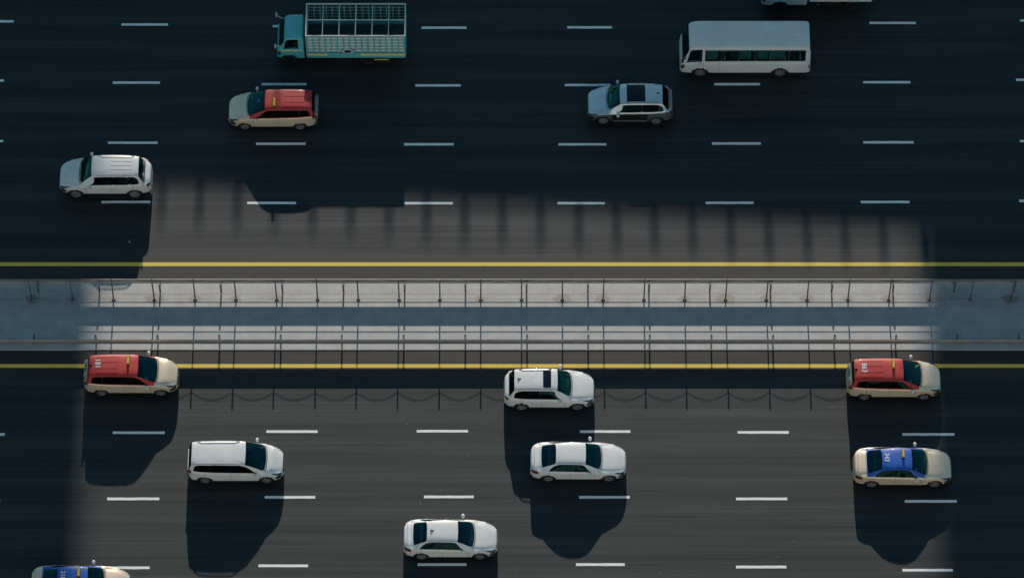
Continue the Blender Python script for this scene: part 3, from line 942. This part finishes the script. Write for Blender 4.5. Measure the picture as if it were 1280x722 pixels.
make_car('sedan', (cx(-5.21,-.73), -15.3+.88), 1, 'white sedan with teal rear window, lowest white car in the photo', 'car', LOW, ACCORD, M['white_paint'])
make_car('suv', (cx(-23.02,-18.27), 5.51+.90), -1, 'white ribbed roof SUV heading left above the lit road patch', 'SUV', HIGH, FORTUNER, M['pearl_paint'], ribs=5, wr_=.38, qtr=True, pgap=.028, rails=M['pearl_paint'])
make_car('suv', (cx(3.82,8.28), 10.02+.90), -1, 'silver blue SUV with large black sunroof heading left below the minibus', 'SUV', HIGH, ESTATE, M['shaded_body'], M['silver_blue'], upper_all=True, rails=M['rim'], sunroof=(2.05, 3.0, 9.9), side_dark=True, wr_=.35, frame_mat=M['rim'], side_shade=M['trim'])  # lower shell and doors coloured dark to stand in for side shade

# minibus
def minibus():
    L, W, H = 6.72, 2.04, 2.50
    root = empty('minibus', (cx(8.68,15.38), 12.86+1.02, 0), math.pi)
    tag(root, 'white minibus with long flat roof and one strip of side windows', 'minibus')
    h = W/2
    zt = [(0,.7),(.02,1.05),(.06,1.22),(.10,1.28),(.42,2.22),(.52,2.38),(.72,2.46),(1.2,H),(L-.6,H),(L-.2,H-.03),(L-.10,H-.10),(L-.04,2.2),(L,1.0)]
    w = [(0,.82*h),(.05,.90*h),(.15,.96*h),(.5,h),(L-.3,h),(L-.08,.96*h),(L,.88*h)]
    zb = [(0,.60),(.06,1.0),(.2,1.16),(.6,1.20),(L-.2,1.24),(L,.9)]
    wr = [(0,.70*h),(.10,.84*h),(.5,.84*h),(1.0,.86*h),(L-.2,.86*h),(L,.8*h)]
    cr = [(0,.03),(.10,.04),(.5,.10),(1,.11),(L-.2,.11),(L,.05)]
    sh = Shell(L, zt, w, zb, wr, cr, .30)
    ws = Region(8.7, 15.3, [.115]*3, [.43]*3, .02, .04)
    ops = [ws]
    panes = []
    drv = Region(6.75, 8.35, [.30,.42,.50], [1.12]*3, .03, .15)
    panes.append(drv)
    n = 6; x0, x1 = 1.26, L-.28
    for k in range(n):
        a = x0+(x1-x0)*k/n; b = x0+(x1-x0)*(k+1)/n
        panes.append(Region(6.85, 8.2, [a+.004]*2, [b-.004]*2, .012, .1))
    rear = Region(8.4, 15.6, [L-.085]*2, [L-.03]*2, .01, .1)
    allp = [p for q in panes for p in (q, q.mirror())]
    dF, dR_ = 1.05, L-1.55
    build_shell(sh, M['bus_white'], root, ops+allp, [(dF,.38,.45),(dR_,.38,.45)], None, None, dres=.07)
    g = patch(sh, ws, .007, M['glass'], 'windshield', root, 8, 14); patch(sh, ws, .004, M['frit'], 'frame', g, 8, 14, (.08,.04))
    for q in allp:
        g = patch(sh, q, .007, M['glass'], 'side_window', root, 6, 6); patch(sh, q, .004, M['frit'], 'frame', g, 6, 6, (.06,.12))
    patch(sh, rear, .006, M['sunroof_glass'], 'rear_window', root, 3, 14)
    for mir in (0, 1):
        q = Region(3.8, 5.2, [.05]*2, [.22]*2, .02, .2); q = q.mirror() if mir else q
        patch(sh, q, .006, M['lamp'], 'headlight', root, 5, 5)
        q = Region(3.8, 5.6, [L-.10]*2, [L-.03]*2, .01, .2); q = q.mirror() if mir else q
        patch(sh, q, .006, M['tail'], 'taillight', root, 4, 5)
        for dd in (1.20, 2.0):
            q = Region(3.0, 6.4, [dd-.008]*2, [dd+.008]*2, 0, 0); q = q.mirror() if mir else q
            patch(sh, q, .002, M['seam'], 'door_seam', root, 1, 6)
        for (a, b) in ((2.62,2.76),(2.98,3.10)):
            q = Region(3.55, 3.85, [a]*2, [b]*2, .02, .2); q = q.mirror() if mir else q
            patch(sh, q, .003, M['stripe'], 'marking', root, 3, 3)
        q = Region(5.35, 5.65, [.92]*2, [1.10]*2, .01, .2); q = q.mirror() if mir else q
        patch(sh, q, .018, M['trim'], 'door_handle', root, 3, 3)
        sd = -1 if mir else 1
        q = MB(); q.ellipsoid((L/2-.10, sd*(h+.16), 1.75), .06, .10, .17); q.bar((L/2-.30, sd*(h-.05), 1.7), (L/2-.12, sd*(h+.12), 1.7), .035)
        q.build('mirror', M['trim'], root, True)
    for dw in (dF, dR_):
        for sd in (1, -1): make_wheel(root, L/2-dw, sd*(h-.15), .38, .24, sd, 6, M['galv'])
        for sd in (1, -1):
            q = MB()
            q.lathe_y((L/2-dw, sd*(h-.33), .38), [(-sd*.20,.01),(-sd*.20,.46),(sd*.27,.46)], 24)
            q.build('wheel_well', M['trim'], root)
    q = MB(); q.box(-L/2+.15, L/2-.30, -h+.12, h-.12, .62, .72); q.box(L/2-.75, L/2-.32, -h+.15, h-.15, .7, 1.12, .05)
    it = q.build('cabin_interior', M['interior'], root)
    q = MB()
    for x in [L/2-1.25-.78*k for k in range(7)]:
        for y in ((-.55,.55) if x < L/2-1.5 else (.5,)):
            q.box(x-.22, x+.22, y-.38, y+.38, .72, 1.05, .04); q.box(x-.30, x-.18, y-.38, y+.38, 1.0, 1.72, .04)
    q.build('seats', M['seat'], it)
    q = MB()
    for sd in (1, -1):
        for k in range(n):
            if k in (1, 5): continue
            a = x0+(x1-x0)*(k+.15)/n
            for j in range(6):
                xx = L/2-(a+.55*j/6)
                q.box(xx-.05, xx+.03, sd*(h-.19)-.012-.012*(j % 2), sd*(h-.19)+.012-.012*(j % 2), 1.36, 2.18)
    q.build('curtain', M['curtain'], it)
    # roof ribs and hatch
    for k in range(5):
        v = 10.3+3.4*k/4
        q = Region(v-.05, v+.05, [1.3]*2, [L-.5]*2, .03, .3); patch(sh, q, .010, M['bus_white'], 'roof_rib', root, 10, 2, smooth=False)
minibus()

def truck_cab(root, L, W, H, mat, zbot, belt, wheel, glassm):
    h = W/2
    zt = [(0,zbot+.35),(.02,belt-.18),(.06,belt-.02),(.10,belt+.06),(.38,H-.28),(.47,H-.10),(.62,H-.03),(.9,H),(L-.12,H),(L-.05,H-.05),(L-.015,H-.3),(L,belt)]
    w = [(0,.84*h),(.04,.91*h),(.14,.965*h),(.4,h),(L-.1,h),(L,.97*h)]
    zb = [(0,zbot+.3),(.06,belt-.10),(.2,belt-.01),(L-.02,belt+.02),(L,belt-.05)]
    wr = [(0,.72*h),(.10,.86*h),(.47,.82*h),(.9,.83*h),(L,.82*h)]
    cr = [(0,.03),(.10,.04),(.5,.08),(L,.08)]
    sh = Shell(L, zt, w, zb, wr, cr, zbot)
    ws = Region(8.7, 15.3, [.115]*3, [.40]*3, .02, .04)
    sw = Region(6.75, 8.4, [.34,.42,.52], [L-.30]*3, .04, .15); sm = sw.mirror()
    build_shell(sh, mat, root, [ws, sw, sm], [(wheel[0], wheel[1], wheel[1]+.07)])
    for nm, q in (('windshield', ws), ('side_window', sw), ('side_window', sm)):
        g = patch(sh, q, .007, glassm, nm, root, 8, 10); patch(sh, q, .004, M['frit'], 'frame', g, 8, 10, (.06,.06))
    for mir in (0, 1):
        q = Region(3.4, 4.8, [.04]*2, [.20]*2, .02, .2); q = q.mirror() if mir else q
        patch(sh, q, .006, M['lamp'], 'headlight', root, 5, 5)
        for dd in (.36, L-.22):
            q = Region(3.0, 6.4, [dd-.008]*2, [dd+.008]*2, 0, 0); q = q.mirror() if mir else q
            patch(sh, q, .002, M['seam'], 'door_seam', root, 1, 6)
        sd = -1 if mir else 1
        q = MB(); q.ellipsoid((L/2+.04, sd*(h+.06), belt+.50), .05, .12, .17); q.bar((L/2-.32, sd*(h-.08), belt+.3), (L/2+.02, sd*(h+.04), belt+.46), .04)
        q.build('mirror', M['frame_white'], root, True)
    q = MB(); q.box(-L/2+.06, L/2-.3, -h+.12, h-.12, zbot+.25, zbot+.33); q.box(L/2-.62, L/2-.30, -h+.14, h-.14, zbot+.3, belt-.05, .04)
    it = q.build('cabin_interior', M['interior'], root)
    q = MB()
    for y in (-.5, .5): q.box(-L/2+.12, -L/2+.26, y-.3, y+.3, belt-.3, belt+.45, .04); q.box(-L/2+.12, -L/2+.6, y-.3, y+.3, belt-.4, belt-.25, .04)
    q.build('seats', M['seat'], it)
    return sh

def cage_truck():
    X0, X1, Yn = -12.15, -5.50, 13.62        # front (left) to tail, near side
    Wd = 2.02
    root = empty('cage_truck', (cx(X0,X1), Yn+Wd/2, 0), math.pi)
    tag(root, 'teal truck with open topped cage body and yellow side stripe, heading left', 'truck')
    Lt = X1-X0; h = Wd/2
    # cab: child empty group is avoided, so parts are built in a shifted frame
    Lc = 1.42
    before = set(root.children)
    shc = truck_cab(root, Lc, 1.86, 2.12, M['teal'], .42, 1.22, (.62,.38), M['glass'])
    q = Region(4.85, 5.75, [.24]*2, [Lc-.12]*2, .02, .1); patch(shc, q, .004, M['stripe'], 'cab_stripe', root, 6, 3)
    q = q.mirror(); patch(shc, q, .004, M['stripe'], 'cab_stripe', root, 6, 3)
    for c in root.children:
        if c not in before: c.location.x += Lt/2-Lc/2
    f0 = Lt/2-1.56; r0 = -Lt/2                # cage front x, tail x (front is +x)
    zd, zt = .86, 2.66
    m = MB(); m.box(r0+.02, f0-.02, -h+.03, h-.03, zd-.10, zd, .01); m.build('deck', M['deck'], root)
    m = MB()
    for y in (-.42, .42): m.box(r0+.1, Lt/2-.5, y-.06, y+.06, .50, .68)
    for k in range(6):
        x = r0+.4+(f0-r0-.8)*k/5; m.box(x-.05, x+.05, -h+.08, h-.08, .68, zd-.102)
    m.box(r0+.3, r0+1.0, -h+.1, -h+.5, .38, .7, .02)
    m.box(-.4, .5, h-.5, h-.1, .40, .7, .02)
    m.build('chassis', M['chassis'], root)
    # bottom boards with the yellow stripe
    for sd in (1, -1):
        m = MB(); m.box(r0, f0, sd*h-.02, sd*h+.02, zd-.14, zd+.30, .008); b = m.build('side_board', M['teal'], root)
        m = MB(); m.box(r0+.03, f0-.03, sd*(h+.0275)-.005, sd*(h+.0275)+.005, zd+.06, zd+.24); m.build('stripe', M['stripe'], b)
        m = MB(); m.box(-.85+.9-1.05, .85+.9-1.05, sd*(h+.034)-.006, sd*(h+.034)+.006, zd+.035, zd+.25, .004); m.build('name_board', M['teal'], b)
        # lattice of tilted slats and uprights
        m = MB()
        nz = 5; z0, z1 = zd+.36, zt-.10
        for k in range(nz):
            z = z0+(z1-z0)*(k+.35)/nz
            m.add([(r0+.04, sd*(h+.015), z-.05),(f0-.04, sd*(h+.015), z-.05),(f0-.04, sd*(h-.055), z+.055),(r0+.04, sd*(h-.055), z+.055),
                   (r0+.04, sd*(h+.005), z-.065),(f0-.04, sd*(h+.005), z-.065),(f0-.04, sd*(h-.065), z+.04),(r0+.04, sd*(h-.065), z+.04)],
                  [(0,1,2,3),(4,5,6,7),(0,1,5,4),(1,2,6,5),(2,3,7,6),(3,0,4,7)])
        l = m.build('side_slats', M['teal_light'], root)
        lm_ = MB(); yl = -(h+.045) if sd < 0 else h-.085  # boards added so the cage casts a solid shadow
        # near side (facing the median) is lined inside, far side outside
        lm_.box(r0+.05, f0-.05, yl-.006, yl+.006, zd+.305, zt-.055)
        lm_.build('shadow_lining', M['teal_dark'], root)
        hb = MB(); hb.box(r0+.04, f0-.04, sd*(h-.03)-.010, sd*(h-.03)+.010, zt-.17, zt-.052)  # added board closes the lit gap under the top frame's shadow
        hb.build('shadow_header', M['teal_dark'], root)
        m = MB(); nu = 16
        for k in range(nu+1):
            x = r0+.04+(f0-r0-.08)*k/nu
            m.box(x-.035, x+.035, sd*(h+.024)-.012, sd*(h+.024)+.012, zd+.30, zt-.05)
        m.build('uprights', M['teal'], l)
        if sd > 0 or True:
            # oval emblem on the lattice
            m = MB(); cxm = -.35
            m.tube((cxm, sd*(h+.04), zd+.48), (cxm, sd*(h+.055), zd+.48), .20, .20, 24)
            e = m.build('emblem', M['teal_light'], root)
            for v in e.data.vertices: v.co.x = cxm+(v.co.x-cxm)*1.6
            m = MB(); m.tube((cxm, sd*(h+.055), zd+.48), (cxm, sd*(h+.062), zd+.48), .11, .11, 20)
            e2 = m.build('emblem_centre', M['trim'], e)
            for v in e2.data.vertices: v.co.x = cxm+(v.co.x-cxm)*1.7
    # end walls
    for (x, nm) in ((f0, 'front_wall'), (r0, 'tail_gate')):
        m = MB()
        for k in range(6):
            z = zd+.12+(zt-zd-.25)*k/5; m.box(x-.02, x+.02, -h+.05, h-.05, z-.05, z+.05)
        for k in range(5):
            y = -h+.06+(Wd-.12)*k/4; m.box(x-.03, x+.03, y-.03, y+.03, zd, zt-.04)
        m.build(nm, M['teal_light'] if x == f0 else M['teal'], root)
    # top frame
    m = MB()
    for y in (-h, h): m.box(r0-.03, f0+.03, y-.028, y+.028, zt-.05, zt+.02, .006)
    for x in (r0, f0): m.box(x-.03, x+.03, -h+.036, h-.036, zt-.05, zt+.02, .006)
    m.build('top_frame', M['frame_white'], root)
    m = MB()
    m.box(r0+.035, f0-.035, -.016, .016, zt-.04, zt+.012)
    for k in range(1, 6):
        x = r0+(f0-r0)*k/6
        b_ = .024 if k == 3 else .014
        m.box(x-b_, x+b_, -h+.038, -.017, zt-.045, zt+.008); m.box(x-b_, x+b_, .017, h-.038, zt-.045, zt+.008)
    m.build('roof_bars', M['teal_light'], root)
    m = MB()
    for k in range(7):
        x = r0+(f0-r0)*k/6
        for sd in (1, -1): m.box(x-.03, x+.03, sd*(h-.09)-.025, sd*(h-.09)+.025, zd, zt-.052)
    m.build('inner_posts', M['teal'], root)
    for x in (Lt/2-.62, r0+1.15, r0+1.95):
        for sd in (1, -1): make_wheel(root, x, sd*.86 if x > 0 else sd*(h-.2), .40 if x > 0 else .40, .26, sd, 6, M['chassis'])
    m = MB(); m.box(r0+.9, r0+1.6, -h-.012, -h+.012, .50, .56); m.box(r0+.9, r0+1.6, h-.012, h+.012, .50, .56); m.build('side_marker', M['stripe'], root)
cage_truck()

def box_truck():
    X0, Yn = 13.02, 17.04
    Wd, Lt = 2.0, 5.75
    root = empty('box_truck', (X0+Lt/2, Yn+Wd/2, 0), math.pi)
    tag(root, 'pale blue and white truck cut off by the top edge of the photo', 'truck')
    before = set(root.children)
    truck_cab(root, 2.35, 1.92, 2.1, M['van_blue'], .40, 1.2, (.95,.38), M['glass'])
    for c in root.children:
        if c not in before: c.location.x += Lt/2-2.35/2
    h = Wd/2; f0 = Lt/2-2.45; r0 = -Lt/2
    m = MB(); m.box(r0, f0, -h, h, .98, 2.5, .04); b = m.build('cargo_box', M['bus_white'], root)
    m = MB()
    for k in range(9):
        x = r0+.2+(f0-r0-.4)*k/8
        for sd in (1, -1): m.box(x-.02, x+.02, sd*(h+.006)-.008, sd*(h+.006)+.008, 1.05, 2.42)
    m.build('side_ribs', M['bus_white'], b)
    m = MB(); m.box(r0+.05, f0-.02, -h-.015, -h+.02, .90, .975); m.box(r0+.05, f0-.02, h-.02, h+.015, .90, .975); m.build('side_rail', M['bus_white'], root)
    m = MB()
    for y in (-.42, .42): m.box(r0+.05, Lt/2-.5, y-.06, y+.06, .5, .74); m.box(r0+.1, f0-.1, y-.05, y+.05, .74, .978)
    m.box(r0+1.6, r0+2.4, -h+.1, h-.1, .38, .735, .02)
    m.build('chassis', M['chassis'], root)
    for x in (Lt/2-.95, r0+1.0):
        for sd in (1, -1): make_wheel(root, x, sd*(h-.18), .38, .24, sd, 6, M['chassis'])
    m = MB()
    for sd in (1, -1): m.box(r0+2.75, r0+2.9, sd*(h-.03)-.02, sd*(h-.03)+.02, .55, .64, .01)
    m.build('side_marker', M['lamp'], root)
box_truck()

# ------------------------------------------------------------------ what stands around the highway and throws the shade, plus towers added for bounce light
def viaduct():
    """elevated railway north of the road; its parapet posts throw the row of soft bars on the road"""
    yaw = math.atan(-.0688)
    root = empty('viaduct', (0, 40.0+26.96, 8.0), yaw)
    tag(root, 'long concrete viaduct with posts along its parapet, beyond the top of the photo', 'viaduct')
    m = MB(); m.box(-160, 160, .3, 9.2, 8.9, 9.7); m.box(-160, 160, 2.2, 7.3, 7.6, 8.9, .1); m.build('deck', M['viaduct'], root)
    for y in (0, 9.25):
        m = MB(); m.box(-160, 160, y, y+.25, 9.2, 11.0, .02); m.build('parapet', M['viaduct'], root)
    pr = None
    for k in range(-19, 20):
        x = -.49+1.93*k
        if pr is None:
            m = MB(); m.box(-.145, .145, .03, .22, 10.98, 11.66, .01); p = pr = m.build('parapet_post', M['galv'], root)
        else: p = pr.copy(); link(p, root)
        p.location.x = x
    pr = None
    for k in range(-4, 5):
        if pr is None:
            m = MB(); m.tube((0,4.75,-8.0), (0,4.75,6.8), .95, .95, 20); m.tube((0,4.75,6.8), (0,4.75,7.6), .95, 2.2, 20); p = pr = m.build('pier', M['viaduct'], root)
        else: p = pr.copy(); link(p, root)
        p.location.x = 32*k+12
viaduct()

def tower(x0, x1, y0, y1, H, mat, label):
    root = empty('tower', ((x0+x1)/2, (y0+y1)/2, 0))
    tag(root, label, 'tower')
    a, b = (x1-x0)/2, (y1-y0)/2
    m = MB(); m.box(-a, a, -b, b, 0, H); m.build('wall', mat, root)
    m = MB(); m.box(-a-.15, a+.15, -b-.15, b+.15, H, H+.5); rf = m.build('roof', M['viaduct'], root)
    m = MB(); m.box(-a*.4, a*.4, -b*.4, b*.4, H+.5, H+3.2, .05); m.build('plant_room', M['galv'], rf)
tower(-95, -20.9, 190, 225, 92, M['tower_grey'], 'grey tower north of the road, shading the left end of the picture')
tower(20.6, 95, 190, 225, 96, M['tower_pale'], 'pale tower north of the road, shading the right end of the picture')
tower(-17, 17, -165, -124, 176, M['tower_pale'], 'tall pale tower south of the road, directly below the viewpoint')
tower(-78, -26, -165, -128, 150, M['tower_sand'], 'unseen sand coloured tower added south of the road to bounce light, left of the viewpoint')  # this tower and the next are added as fill for the car sides
tower(26, 80, -165, -128, 160, M['tower_sand'], 'unseen sand coloured tower added south of the road to bounce light, right of the viewpoint')
